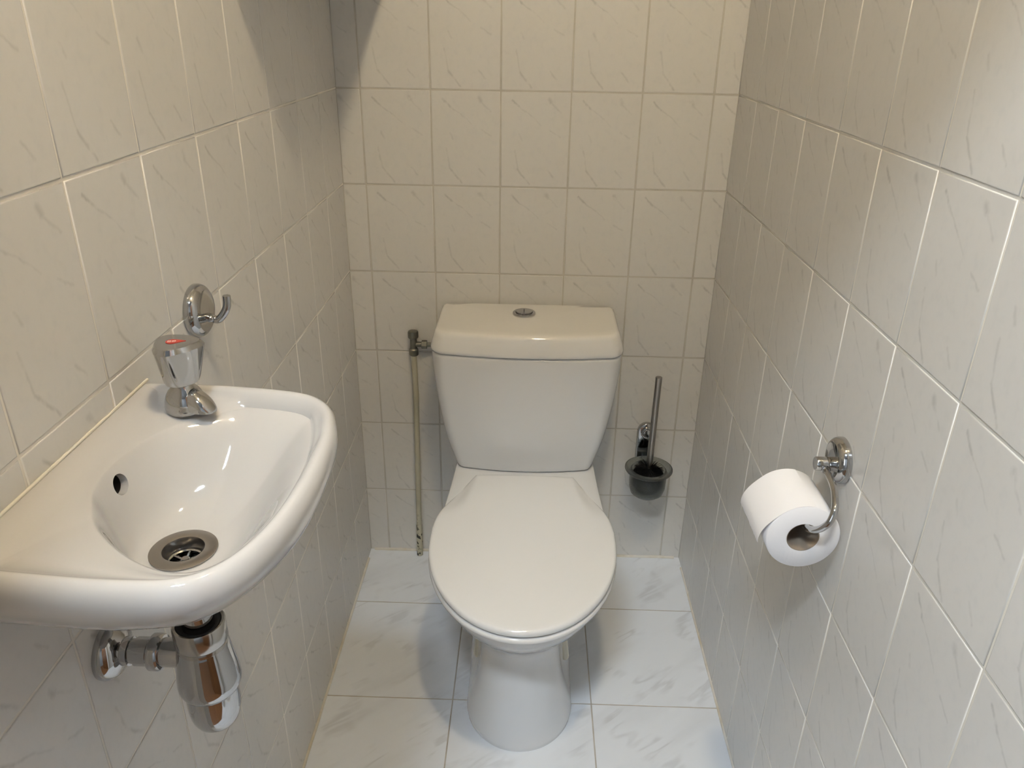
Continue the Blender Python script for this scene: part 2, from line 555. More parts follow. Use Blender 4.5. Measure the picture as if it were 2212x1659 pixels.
bm = bmesh.new()
loops = []
for grow, z in ((-0.012, 0.3875), (-0.004, 0.3875), (-0.0008, 0.390), (0.0002, 0.3940), (-0.0003, 0.3967), (-0.0022, 0.3998), (-0.006, 0.4012), (-0.012, 0.4015)):
    loops.append([(x, y, z) for x, y in lid_outline(1.0, grow + 0.0004, rear=-0.262)])
loft(bm, loops)
mk('seat', bm, M_plast, toilet, smooth=60)

bm = bmesh.new()
loops = [[(x, y, 0.4066) for x, y in lid_outline(1.0, -0.014)],
         [(x, y, 0.4060) for x, y in lid_outline(1.0, -0.0035)],
         [(x, y, 0.4066) for x, y in lid_outline(1.0, -0.0008)]]
for grow, dz in ((0.0, 0.0085), (-0.0003, 0.0055), (-0.0016, 0.0025), (-0.0038, 0.0007), (-0.0065, 0.0)):
    loops.append([(x, y, max(0.4072, lid_z(x, y) - dz)) for x, y in lid_outline(1.0, grow)])
for k in range(1, 34):
    s = 1 - k / 34
    loops.append([(x, y, lid_z(x, y)) for x, y in lid_outline(s, -0.0065 * s)])
r = loft(bm, loops, True, False)
fan_cap(bm, r[-1], (TCX - .0005, -0.5, lid_z(TCX, -0.5)))
mk('lid', bm, M_plast, toilet, smooth=35)

# cistern
CX2 = 0.3735
def tank_plan(w, yf, yb, bow, rc, rb=0.012):
    pts = []
    q = w - rc
    yfs = yf + bow
    for k in range(13):                                # front edge, left to right, bowed forward
        x = lerp(-q, q, k / 12)
        pts.append((x, yf + bow * 0.62 * (x / q) ** 2))
    y_c = pts[-1][1]
    for k in range(1, 9):
        a = PI / 2 * k / 8
        pts.append((q + rc * math.sin(a), y_c + rc * 1.15 * (1 - math.cos(a))))
    ys = pts[-1][1]
    for k in range(1, 6):
        pts.append((w, lerp(ys, yb - rb, k / 5)))
    for k in range(1, 4):
        a = PI / 2 * k / 3
        pts.append((w - rb + rb * math.cos(a), yb - rb + rb * math.sin(a)))
    right = [p for p in pts if True]
    for k in range(1, 6):
        right.append((lerp(w - rb, -(w - rb), k / 6), yb))
    left = [(-x, y) for x, y in reversed(pts[13:])]
    return [(CX2 + x, y) for x, y in right + left]

TT = [(0.3895, .1525, -.198, .020), (0.3915, .1575, -.2025, .020), (0.397, .1610, -.2055, .022), (0.42, .1690, -.208, .024), (0.46, .1815, -.212, .026), (0.50, .1905, -.215, .028),
      (0.56, .2005, -.219, .030), (0.62, .2080, -.222, .032), (0.67, .2118, -.2245, .034), (0.684, .2118, -.2245, .034), (0.688, .2095, -.222, .034)]
bm = bmesh.new()
loops = []
sm = catmull([Vector((t[0], t[1], t[2])) for t in TT], 4)
rcs = catmull([Vector((t[3], 0, 0)) for t in TT], 4)
for s, r_ in zip(sm, rcs):
    loops.append([(x, y, s.x) for x, y in tank_plan(s.y, s.z, -0.012, 0.022, r_.x)])
loft(bm, loops)
mk('cistern', bm, M_cer, toilet, smooth=50)
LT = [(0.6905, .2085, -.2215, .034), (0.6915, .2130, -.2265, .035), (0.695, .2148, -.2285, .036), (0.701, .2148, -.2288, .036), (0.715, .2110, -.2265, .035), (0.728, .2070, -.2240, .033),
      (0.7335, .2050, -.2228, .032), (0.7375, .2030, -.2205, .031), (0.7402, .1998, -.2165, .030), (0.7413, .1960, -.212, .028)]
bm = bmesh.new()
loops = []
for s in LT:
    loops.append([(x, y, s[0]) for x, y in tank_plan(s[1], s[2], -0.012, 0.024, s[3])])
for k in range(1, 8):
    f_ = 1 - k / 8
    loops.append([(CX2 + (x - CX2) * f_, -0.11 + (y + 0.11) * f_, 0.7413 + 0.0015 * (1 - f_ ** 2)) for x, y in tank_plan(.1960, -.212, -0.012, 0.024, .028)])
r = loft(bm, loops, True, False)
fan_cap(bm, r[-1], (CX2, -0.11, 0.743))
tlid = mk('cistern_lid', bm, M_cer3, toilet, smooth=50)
bm = bmesh.new()
BX, BY, BZ = 0.365, -0.083, 0.7425
lathe(bm, [(0.0262, 0.0), (0.0268, 0.0015), (0.0262, 0.0045), (0.0240, 0.0062), (0.0200, 0.0058), (0.0192, 0.0045), (0.0192, 0.002)], (BX, BY, BZ), (0, 0, 1), 48)
fb = mk('flush_button', bm, M_chrome, tlid, smooth=40)
fb['label'] = 'chrome flush button'
for s in (-1, 1):                                       # the two press plates
    bm = bmesh.new()
    L0, L1, L2 = [], [], []
    N = 20
    for k in range(N + 1):
        a = lerp(-PI / 2, PI / 2, k / N) if s > 0 else lerp(PI / 2, 3 * PI / 2, k / N)
        L0.append((BX + s * 0.0004 + 0.0186 * math.cos(a), BY + 0.0186 * math.sin(a), BZ + 0.003))
        L1.append((BX + s * 0.0004 + 0.0186 * math.cos(a), BY + 0.0186 * math.sin(a), BZ + 0.0078))
        L2.append((BX + s * 0.0010 + 0.0172 * math.cos(a), BY + 0.0172 * math.sin(a), BZ + 0.0088))
    loft(bm, [L0, L1, L2])
    mk('press_plate', bm, M_chrome, tlid, smooth=30)

# ------------------------------------------------------------------ hand basin
BC = Vector((0.055, -1.165))
basin = thing('hand_basin', 'small white ceramic hand basin fixed to the left wall', 'basin', (XL, -1.15, 0.90))
OUT = [(-.0515, -.992), (-.02, -.9905), (.013, -.991), (.045, -.9925), (.078, -.9955), (.105, -.9995), (.127, -1.0045), (.145, -1.012), (.160, -1.0245), (.172, -1.042), (.1805, -1.0665), (.187, -1.095),
       (.1895, -1.127), (.1905, -1.155), (.1902, -1.185), (.1880, -1.2150), (.1840, -1.2440), (.1775, -1.2720), (.1680, -1.298), (.155, -1.319), (.1385, -1.3330), (.120, -1.3395), (.095, -1.3415), (.060, -1.3415), (.025, -1.3390), (-.012, -1.3355), (-.0515, -1.3310)]
BOWL = [(-.0024, -1.2144), (.0125, -1.240), (.0350, -1.2635), (.0600, -1.283), (.0859, -1.297), (.1107, -1.3025), (.1330, -1.296), (.1510, -1.2718), (.1625, -1.2298), (.1675, -1.1896), (.1650, -1.1342), (.1565, -1.0784),
        (.1405, -1.0335), (.1140, -1.0125), (.0740, -1.0150), (.0400, -1.0362), (.0080, -1.0600), (-.0115, -1.0964), (-.0199, -1.1474), (-.0150, -1.187)]
outp = [(v.x, v.y) for v in catmull([(x, y, 0) for x, y in OUT], 5)]
outp = [outp[0]] + outp[1:]
bowlp = [(v.x, v.y) for v in catmull([(x, y, 0) for x, y in BOWL], 5, True)]
NB = 200
def radial(poly, ang, c=BC):
    d = Vector((math.cos(ang), math.sin(ang)))
    best = None
    m = len(poly)
    for i in range(m):
        a = Vector(poly[i]) - c
        b = Vector(poly[(i + 1) % m]) - c
        e = b - a
        den = d.x * e.y - d.y * e.x
        if abs(den) < 1e-12:
            continue
        t = (a.x * e.y - a.y * e.x) / den
        u = (a.x * d.y - a.y * d.x) / den
        if t > 0 and -1e-6 <= u <= 1 + 1e-6:
            best = t if best is None else max(best, t)
    return best
ANG = [2 * PI * k / NB for k in range(NB)]
# make sure that the two wall corners are hit exactly
for cxy in (OUT[0], OUT[-1]):
    a = math.atan2(cxy[1] - BC.y, cxy[0] - BC.x) % (2 * PI)
    k = min(range(NB), key=lambda i: abs(ANG[i] - a))
    ANG[k] = a
RO = [radial(outp, a) for a in ANG]
RB = [radial(bowlp, a) for a in ANG]
DC = Vector((0.0500, -1.1735))
DZ0 = 0.8895
def onwall(k):
    return BC.x + RO[k] * math.cos(ANG[k]) < -0.050
CORNER = math.atan2(-1.319 + 1.165, 0.155 - 0.055)
def ring_out(inset, z, wall_inset=0.0):
    """the outline drawn in by inset; where the basin touches the wall only its two ends draw in"""
    L = []
    for k in range(NB):
        c_, s_ = math.cos(ANG[k]), math.sin(ANG[k])
        x, y = BC.x + RO[k] * c_, BC.y + RO[k] * s_
        w = smooth01((x + 0.0515) / 0.05)
        yy = BC.y + (RO[k] - inset) * s_
        xx = lerp(x + wall_inset, BC.x + (RO[k] - inset) * c_, w)
        if x < -0.0505:
            yy = max(OUT[-1][1] + inset, min(OUT[0][1] - inset, y))
        d = (ANG[k] - CORNER + PI) % (2 * PI) - PI
        up = 0.010 * math.exp(-(d / 0.42) ** 2) * smooth01((0.965 - z) / 0.03) if 0.9 < z < 0.965 else 0.0
        L.append((max(-0.0515, xx), yy, z + up))
    return L
def ring_scale(s, z, xmin=-0.0515):
    L = []
    for k in range(NB):
        L.append((max(xmin, BC.x + RO[k] * s * math.cos(ANG[k])), BC.y + RO[k] * s * math.sin(ANG[k]), z))
    return L
bm = bmesh.new()
loops = []
# underside, from the waste outlet outwards
loops.append([(DC.x + 0.024 * math.cos(a), DC.y + 0.024 * math.sin(a), 0.862) for a in ANG])
loops.append([(DC.x + 0.036 * math.cos(a), DC.y + 0.036 * math.sin(a), 0.863) for a in ANG])
loops.append([(lerp(DC.x + 0.036 * math.cos(ANG[k]), q[0], 0.40), lerp(DC.y + 0.036 * math.sin(ANG[k]), q[1], 0.40), 0.876) for k, q in enumerate(ring_out(0.07, 0.0))])
for ins, z in ((.072, .895), (.050, .9080), (.038, .9145), (.028, .9195), (.0195, .9255), (.0120, .9335), (.0065, .9420), (.0025, .9520), (.0004, .9610), (0.0, .9680), (.0010, .9745), (.0033, .9795), (.0065, .9828), (.0100, .9840)):
    loops.append(ring_out(ins, z))
loops.append(ring_out(0.0135, 0.9830, 0.010))
loops.append(ring_out(0.0165, 0.9805, 0.017))
loops.append(ring_out(0.0195, 0.9765, 0.023))
last = loops[-1]
# plateau from the rim to the lip of the bowl, then the bowl itself
bl = [(BC.x + RB[k] * math.cos(ANG[k]), BC.y + RB[k] * math.sin(ANG[k])) for k in range(NB)]
def clampbowl(k):
    # the lip stays inside the rim ring
    ex, ey = last[k][0] - BC.x, last[k][1] - BC.y
    rr = min(RB[k], math.hypot(ex, ey) - 0.004)
    return BC.x + rr * math.cos(ANG[k]), BC.y + rr * math.sin(ANG[k])
bl = [clampbowl(k) for k in range(NB)]
for t in (0.3, 0.65):
    loops.append([(lerp(last[k][0], bl[k][0], t), lerp(last[k][1], bl[k][1], t), lerp(0.9765, 0.9690, t)) for k in range(NB)])
loops.append([(bl[k][0], bl[k][1], 0.9665) for k in range(NB)])
RD = 0.0318
for t in (0.015, 0.035, 0.06, 0.09, 0.13, 0.19, 0.26, 0.34, 0.43, 0.53, 0.64, 0.76, 0.88, 1.0):
    L = []
    for k in range(NB):
        a = ANG[k]
        dx, dy = DC.x + RD * math.cos(a), DC.y + RD * math.sin(a)
        st = 0.5 + 0.5 * math.cos(a - math.radians(212))       # steepest on the wall side
        dz = 1 - (1 - t ** (1.45 + 0.4 * st)) ** (1.8 + 3.0 * st)
        # soften the very lip
        L.append((lerp(bl[k][0], dx, t), lerp(bl[k][1], dy, t), lerp(0.9665, DZ0, dz)))
    loops.append(L)
loops.append([(DC.x + 0.0235 * math.cos(a), DC.y + 0.0235 * math.sin(a), DZ0 - 0.0008) for a in ANG])
loops.append([(DC.x + 0.0225 * math.cos(a), DC.y + 0.0225 * math.sin(a), 0.866) for a in ANG])
loft(bm, loops, True, True)
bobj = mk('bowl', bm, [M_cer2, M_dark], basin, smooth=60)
bm = bmesh.new()
tube(bm, [(XL + 0.0012, lerp(-0.992, -1.331, k / 12), 0.9850) for k in range(13)], 0.0017, 10)
mk('sealant', bm, M_seal2, basin)
# overflow opening: a blind hole in the steep wall side, its inside painted black as shade
OC = Vector((-0.0165, -1.149, 0.9465))
ON = Vector((0.97, -0.12, 0.22)).normalized()
def cut(o, bmc, m):
    me = bpy.data.meshes.new('cutter')
    bmesh.ops.recalc_face_normals(bmc, faces=bmc.faces)
    bmc.to_mesh(me)
    bmc.free()
    for mm in m:
        me.materials.append(mm)
    c = bpy.data.objects.new('cutter', me)
    COL.objects.link(c)
    md = o.modifiers.new('hole', 'BOOLEAN')
    md.object = c
    md.operation = 'DIFFERENCE'
    md.solver = 'EXACT'
    bpy.context.view_layer.update()
    dg = bpy.context.evaluated_depsgraph_get()
    new = bpy.data.meshes.new_from_object(o.evaluated_get(dg), depsgraph=dg)
    o.modifiers.remove(md)
    old = o.data
    o.data = new
    new.name = 'bowl'
    bpy.data.objects.remove(c)
    bpy.data.meshes.remove(old)
    bpy.data.meshes.remove(me)
bmc = bmesh.new()
lathe(bmc, [(0.0104, -0.024), (0.0104, -0.0035), (0.0106, 0.03)], OC, ON, 32, mat=0)
for f in bmc.faces:
    f.material_index = 0
for f in bmc.faces:
    if (f.calc_center_median() - OC).dot(ON) < -0.004:
        f.material_index = 1
cut(bobj, bmc, [M_cer2, M_dark])

# waste: flange, well, grid with spokes, screw
bm = bmesh.new()
lathe(bm, [(0.0205, -0.021), (0.0205, -0.0145), (0.0188, -0.0140), (0.0188, -0.0015), (0.0196, 0.0012), (0.0215, 0.0020), (0.0300, 0.0014), (0.0316, 0.0008), (0.0316, -0.0003), (0.0212, -0.0006), (0.0212, -0.021)],
      (DC.x, DC.y, DZ0 + 0.0012), (0, 0, 1), 64, cap0=False, cap1=False)
drain = mk('waste_flange', bm, M_steel, basin, smooth=35)
drain['label'] = 'brushed steel waste'
bm = bmesh.new()
gz = DZ0 - 0.0135
lathe(bm, [(0.0152, 0.0), (0.0152, 0.0022), (0.0165, 0.0032), (0.0180, 0.0030), (0.0186, 0.0)], (DC.x, DC.y, gz), (0, 0, 1), 48, cap0=False, cap1=False)
for k in range(6):
    a = math.radians(96 + 60 * k)
    d = Vector((math.cos(a), math.sin(a), 0))
    s = Vector((-d.y, d.x, 0)) * 0.0017
    c0 = Vector((DC.x, DC.y, gz)) + d * 0.003
    c1 = Vector((DC.x, DC.y, gz)) + d * 0.0165
    h = Vector((0, 0, 0.0026))
    loft(bm, [[c0 - s, c0 + s, c0 + s * 0.6 + h, c0 - s * 0.6 + h], [c1 - s, c1 + s, c1 + s * 0.6 + h, c1 - s * 0.6 + h]])
lathe(bm, [(0.0052, 0.0), (0.0052, 0.0030), (0.0042, 0.0040)], (DC.x, DC.y, gz), (0, 0, 1), 24)
mk('grid', bm, M_chrome, drain, smooth=35)
bm = bmesh.new()
lathe(bm, [(0.0034, 0.0), (0.0034, 0.0012)], (DC.x, DC.y, gz + 0.0038), (0, 0, 1), 20)
mk('screw', bm, M_steel, drain, smooth=35)
bm = bmesh.new()
lathe(bm, [(0.0204, 0.0), (0.0204, 0.001)], (DC.x, DC.y, gz - 0.006), (0, 0, 1), 32)
mk('outlet', bm, M_dark, drain, smooth=0)  # black disc painted as the shade down the waste

# ------------------------------------------------------------------ tap
TX, TY, TZ = 0.0095, -1.0350, 0.9720
tap = thing('basin_tap', 'short chrome pillar tap with red-marked three-sided knob on the white basin', 'tap', (TX, TY, TZ))
sd = Vector((0.93, -0.36, 0)).normalized()          # spout direction
sv = Vector((-sd.y, sd.x, 0))
bm = bmesh.new()
loops = []
for z, r_, sh in ((0.0, .0200, 0), (.002, .0212, 0), (.006, .0214, 0), (.012, .0205, 0.0002), (.018, .0185, .0005), (.023, .0155, .001), (.026, .0125, .001), (.030, .0105, .001)):
    loops.append([(TX + r_ * math.cos(2 * PI * k / 40), TY + r_ * math.sin(2 * PI * k / 40), TZ + z) for k in range(40)])
loft(bm, loops)
# spout: a short hooded nose, flat mouth facing down
loops = []
for t in range(17):
    q = t / 16
    along = -0.004 + 0.0425 * q
    zt = 0.0275 - 0.004 * q - 0.0185 * max(0.0, (q - 0.35) / 0.65) ** 2.2
    zb = lerp(0.0060, 0.0035, q)
    w_ = 0.0140 * (1 - 0.12 * q) * (1 if q < 0.62 else math.sqrt(max(0.04, 1 - ((q - 0.62) / 0.40) ** 2)))
    base = Vector((TX, TY, TZ)) + sd * along
    ring = []
    for k in range(21):
        a = PI * k / 20
        ring.append(base + sv * (w_ * math.cos(a)) + Vector((0, 0, zb + (zt - zb) * max(0.0, math.sin(a)) ** 0.75)))
    for k in range(1, 8):
        ring.append(base + sv * (w_ * (-1 + 2 * k / 8)) + Vector((0, 0, zb)))
    loops.append(ring)
loft(bm, loops)
mk('spout', bm, M_chrome, tap, smooth=50)
bm = bmesh.new()
lathe(bm, [(0.0095, 0.028), (0.0095, 0.036)], (TX, TY, TZ - 0.001), (0, 0, 1), 24)
mk('spindle', bm, M_rubber, tap)
bm = bmesh.new()
KZ = TZ + 0.0320
K0 = math.radians(22)
def knob_ring(r_, z, tri, off=0.0):
    L = []
    for k in range(96):
        a = 2 * PI * k / 96
        c3 = math.cos(3 * (a - K0))
        f_ = 1 + tri * (0.75 * c3 + 0.25 * math.cos(6 * (a - K0)) * 0.5)
        L.append((TX + off + r_ * f_ * math.cos(a), TY + r_ * f_ * math.sin(a), KZ + z))
    return L
loops = [knob_ring(.0150, 0, .03), knob_ring(.0172, .0012, .05), knob_ring(.0188, .006, .07), knob_ring(.0212, .018, .11), knob_ring(.0236, .032, .14), knob_ring(.0250, .0390, .155), knob_ring(.0252, .0405, .155),
         knob_ring(.0222, .0455, .15), knob_ring(.0214, .0460, .15), knob_ring(.010, .0462, .10)]
loft(bm, loops)
knob = mk('knob', bm, M_chrome, tap, smooth=25)
# red drop-shaped marker with two small white printed glyphs
bm = bmesh.new()
MC = Vector((TX - 0.002, TY - 0.001, KZ + 0.0462))
md_ = Vector((0.97, 0.24, 0)).normalized()
mv_ = Vector((-md_.y, md_.x, 0))
drop = []
for k in range(40):
    a = 2 * PI * k / 40
    x = math.cos(a)
    w = math.sin(a) * (0.0058 if x < 0 else 0.0058 * (1 - x) ** 0.75 * 1.05)
    drop.append((x * (0.0065 if x < 0 else 0.0135), w))
loft(bm, [[MC + md_ * u + mv_ * v + Vector((0, 0, h)) for u, v in drop] for h in (-0.0004, 0.0005)])
mk('marker', bm, M_red, knob, smooth=0)
bm = bmesh.new()
def stroke(u0, v0, u1, v1, w=0.00028):
    a, b = Vector((u0, v0)), Vector((u1, v1))
    d = (b - a).normalized()
    nrm = Vector((-d.y, d.x)) * w
    a, b = a - d * w, b + d * w
    q = [a - nrm, b - nrm, b + nrm, a + nrm]
    loft(bm, [[MC + md_ * p_.x + mv_ * p_.y + Vector((0, 0, h)) for p_ in q] for h in (0.0004, 0.0007)])
for ox in (-0.0042, 0.0004):
    stroke(ox, -0.0016, ox, 0.0016)
    stroke(ox, 0.0016, ox + 0.0026, 0.0016)
    stroke(ox, -0.0016, ox + 0.0026, -0.0016)
    stroke(ox + 0.0030, -0.0012, ox + 0.0030, 0.0012)
    stroke(ox + 0.0014, -0.0003, ox + 0.0014, 0.0003)
mk('print', bm, M_wht, knob, smooth=0)

# ------------------------------------------------------------------ bottle trap
trap = thing('bottle_trap', 'chrome bottle trap hanging under the hand basin with an arm into the left wall', 'trap', (DC.x, DC.y, 0.66))
bm = bmesh.new()
lathe(bm, [(0.0160, 0.20), (0.0160, 0.135)], (DC.x, DC.y, 0.66), (0, 0, 1), 40)
mk('tailpiece', bm, M_chrome, trap)
bm = bmesh.new()
lathe(bm, [(0.0168, 0.138), (0.0205, 0.1405), (0.0240, 0.139), (0.0240, 0.136)], (DC.x, DC.y, 0.66), (0, 0, 1), 40)
mk('gasket', bm, M_rubber, trap)
bm = bmesh.new()
lathe(bm, [(0.0225, 0.141), (0.0250, 0.142), (0.0262, 0.140), (0.0262, 0.120), (0.0252, 0.118), (0.0258, 0.1165), (0.0256, 0.113), (0.0230, 0.112)], (DC.x, DC.y, 0.66), (0, 0, 1), 56, cap0=False, cap1=False)
mk('union_nut', bm, M_satin, trap, smooth=35)
bm = bmesh.new()
lathe(bm, [(0.0235, 0.1185), (0.0250, 0.1165), (0.0262, 0.110), (0.0300, 0.085), (0.0318, 0.072), (0.0322, 0.066), (0.0316, 0.060), (0.0295, 0.0550), (0.0270, 0.0535)], (DC.x, DC.y, 0.66), (0, 0, 1), 64)
mk('trap_body', bm, M_chrome, trap, smooth=50)
bm = bmesh.new()
lathe(bm, [(0.0268, 0.056), (0.0270, 0.045), (0.0269, 0.030), (0.0263, 0.0225), (0.0248, 0.0155), (0.0222, 0.0095), (0.0185, 0.0050), (0.0140, 0.0020), (0.009, 0.0003), (0.004, -0.0004), (0.0005, -0.0005)], (DC.x, DC.y, 0.66), (0, 0, 1), 64)
mk('cup', bm, M_chrome, trap, smooth=60)
AZ = 0.7590
bm = bmesh.new()
lathe(bm, [(0.0150, 0.0), (0.0150, 0.048)], (DC.x - 0.022, DC.y, AZ), (-1, 0, 0), 40)
lathe(bm, [(0.0128, 0.03), (0.0128, 0.079)], (DC.x - 0.022, DC.y, AZ), (-1, 0, 0), 40)
mk('outlet_arm', bm, M_chrome, trap)
bm = bmesh.new()
lathe(bm, [(0.0150, 0.0), (0.0175, 0.0008), (0.0192, 0.0035), (0.0192, 0.0115), (0.0180, 0.0130), (0.0130, 0.0132)], (DC.x - 0.042, DC.y, AZ), (-1, 0, 0), 48)
mk('arm_nut', bm, M_chrome, trap, smooth=35)
bm = bmesh.new()
lathe(bm, [(0.0300, 0.0), (0.0305, 0.004), (0.0290, 0.0095), (0.0240, 0.0150), (0.0170, 0.0180), (0.0150, 0.0190), (0.0150, 0.026), (0.0130, 0.027)], (XL, DC.y, AZ), (1, 0, 0), 56)
mk('wall_rose', bm, M_chrome, trap, smooth=50)

# ------------------------------------------------------------------ robe hook
HK = Vector((XL, -0.846, 1.0150))
hook = thing('wall_hook', 'single chrome J-shaped hook on a round plate, on the left wall above the tap', 'hook', HK)
bm = bmesh.new()
lathe(bm, [(0.0330, 0.0), (0.0345, 0.002), (0.0345, 0.007), (0.0330, 0.0112), (0.0300, 0.0145), (0.0270, 0.0162), (0.0255, 0.0158), (0.0120, 0.0150), (0.0005, 0.0148)], HK, (1, 0, 0), 64)
mk('plate', bm, M_chrome, hook, smooth=40)
bm = bmesh.new()
hz = HK.z - 0.0095
hy = HK.y + 0.004
pts = catmull([(XL + 0.008, hy, hz + 0.002), (XL + 0.0185, hy, hz - 0.0010), (XL + 0.0265, hy, hz - 0.0040), (XL + 0.0330, hy, hz + 0.0005), (XL + 0.0395, hy, hz + 0.0095), (XL + 0.0425, hy, hz + 0.0180), (XL + 0.0432, hy, hz + 0.0290)], 6)
tube(bm, pts, 0.0050, 20, round_ends=False)
mk('hook_arm', bm, M_chrome, hook, smooth=45)
bm = bmesh.new()
tube(bm, [(XL + 0.0100, hy - 0.001, hz + 0.0005), (XL + 0.0200, hy - 0.004, hz - 0.0010)], [0.0062, 0.0050], 20, round_ends=True)
mk('stud', bm, M_chrome, hook, smooth=60)

# ------------------------------------------------------------------ toilet roll holder and roll
HP = Vector((XR, -0.8445, 0.8190))
hold = thing('toilet_roll_holder', 'chrome toilet roll holder with curved open arm on the right wall', 'roll holder', HP)
bm = bmesh.new()
lathe(bm, [(0.0305, 0.0), (0.0325, 0.002), (0.0325, 0.0070), (0.0310, 0.0115), (0.0278, 0.0150), (0.0248, 0.0160), (0.0232, 0.0152), (0.0100, 0.0148), (0.0005, 0.0147)], HP, (-1, 0, 0), 64)
mk('plate', bm, M_chrome, hold, smooth=40)
bm = bmesh.new()
PZ = HP + Vector((0, 0.002, -0.0075))
lathe(bm, [(0.0098, 0.006), (0.0098, 0.0185), (0.0092, 0.0188), (0.0092, 0.0194), (0.0098, 0.0197), (0.0098, 0.0355), (0.0090, 0.0368), (0.0005, 0.0370)], PZ, (-1, 0, 0), 40)
mk('post', bm, M_chrome, hold, smooth=40)
RC = Vector((0.7515, -0.9085, 0.7350))          # centre of the roll's near face
RLEN, RR, RI = 0.096, 0.0490, 0.0218
bm = bmesh.new()
apt = [(0.7865, -0.850, 0.8080), (0.7850, -0.8599, 0.8095), (0.7825, -0.8850, 0.8115), (0.7795, -0.9080, 0.8090), (0.7750, -0.9290, 0.8000), (0.7710, -0.9370, 0.7900), (0.7665, -0.9385, 0.7790), (0.7600, -0.9310, 0.7650), (0.7540, -0.9150, 0.7540), (0.7518, -0.8950, 0.7513), (0.7515, -0.86, 0.7512), (0.7515, -0.808, 0.7512)]
tube(bm, catmull(apt, 6), 0.0046, 20, round_ends=True)
mk('arm', bm, M_chrome, hold, smooth=60)
bm = bmesh.new()
lathe(bm, [(0.0060, 0.0), (0.0066, 0.002), (0.0060, 0.0045), (0.0045, 0.005)], (0.7875, -0.8510, 0.8085), (-0.08, -0.75, -0.60), 24)
mk('grub_screw_socket', bm, M_chrome, hold, smooth=40)

roll = thing('toilet_paper_roll', 'started white toilet paper roll hanging on the chrome holder', 'toilet roll', RC)
bm = bmesh.new()
lathe(bm, [(RI, 0.0), (RR - 0.0012, 0.0), (RR, 0.0012), (RR, RLEN - 0.0012), (RR - 0.0012, RLEN), (RI, RLEN)], RC, (0, 1, 0), 96, cap0=False, cap1=False)
mk('tissue', bm, M_paper, roll, smooth=50)
bm = bmesh.new()
lathe(bm, [(RI - 0.001, 0.0005), (RI, 0.0003), (RI, RLEN - 0.0005), (RI - 0.001, RLEN - 0.0005), (RI - 0.001, 0.0005)], RC, (0, 1, 0), 64, cap0=False, cap1=False)
mk('cardboard_core', bm, M_card, roll, smooth=50)
# loose end of the sheet: over the top and away from the roll, torn edge
bm = bmesh.new()
rt = random.Random(11)
NA, NL = 40, 40
grid = []
for i in range(NA + 1):
    t = i / NA
    ang = math.radians(78 + 112 * t)
    lift = 0.0004 + 0.0105 * smooth01((t - 0.45) / 0.55) ** 1.4
    row = []
    for j in range(NL + 1):
        s = j / NL
        rr = RR + lift
        aa = ang
        if i == NA:
            aa += rt.uniform(-0.018, 0.018)
        row.append(Vector((RC.x + rr * math.cos(aa), RC.y + 0.0005 + s * (RLEN - 0.001), RC.z + rr * math.sin(aa))))
    grid.append(row)
axis = Vector((RC.x, 0, RC.z))
def toward(p_, d):
    r_ = Vector((p_.x, 0, p_.z)) - axis
    return p_ - r_.normalized() * d
loops = []
for row in grid:
    loops.append(row + [toward(p_, 0.00025) for p_ in reversed(row)])
loft(bm, loops)
mk('loose_sheet', bm, M_paper, roll, smooth=50)

# ------------------------------------------------------------------ toilet brush and its holder
BR = Vector((0.6885, -0.080, 0.335))
bh = thing('toilet_brush_holder', 'frosted glass cup on a chrome wall plate holding the toilet brush', 'brush holder', (0.6885, 0.0, 0.27))
bm = bmesh.new()
loops = []
def stadium(w, z0, z1, y, cx=0.6870):
    L = []
    for k in range(25):
        a = PI * k / 24
        L.append((cx + w * math.cos(a), y, z1 - w + w * math.sin(a)))
    for k in range(25):
        a = PI + PI * k / 24
        L.append((cx + w * math.cos(a), y, z0 + w * 0.5 + w * 0.5 * math.sin(a)))
    return L
loops = [stadium(.0235, .318, .4270, 0.0), stadium(.0245, .317, .4280, -.003), stadium(.0245, .317, .4280, -.009), stadium(.0228, .3187, .4263, -.0125), stadium(.0205, .321, .4240, -.0138)]
loft(bm, loops)
mk('wall_plate', bm, M_chrome, bh, smooth=40)
bm = bmesh.new()
lathe(bm, [(0.0165, 0.0), (0.0165, 0.004), (0.0145, 0.0062), (0.0128, 0.0050), (0.0120, 0.0030), (0.0105, 0.0035), (0.0080, 0.0065), (0.0005, 0.0072)], (0.6870, -0.0130, 0.4030), (0, -1, 0), 48)
mk('boss', bm, M_chrome, bh, smooth=30)
bm = bmesh.new()
box(bm, 0.679, 0.695, -0.0325, -0.010, 0.3235, 0.3305, bevel=0.001)
mk('bracket', bm, M_chrome, bh, smooth=40)
bm = bmesh.new()
lathe(bm, [(0.0420, -0.002), (0.0420, 0.0012), (0.0450, 0.0020), (0.0520, 0.0030), (0.0575, 0.0040), (0.0598, 0.0030), (0.0600, 0.0005), (0.0580, -0.0025), (0.0520, -0.0042), (0.0465, -0.0075), (0.0462, -0.035), (0.0452, -0.052), (0.0410, -0.066), (0.0320, -0.074), (0.0200, -0.0765), (0.0005, -0.077)],
      BR, (0, 0, 1), 64, cap0=False, cap1=False)
lathe(bm, [(0.0420, -0.002), (0.0422, -0.040), (0.0410, -0.054), (0.0360, -0.066), (0.0270, -0.0715), (0.0005, -0.0725)], BR, (0, 0, 1), 64, cap0=False, cap1=False)
bmesh.ops.remove_doubles(bm, verts=bm.verts, dist=0.00001)
mk('glass_cup', bm, M_gl, bh, smooth=50)

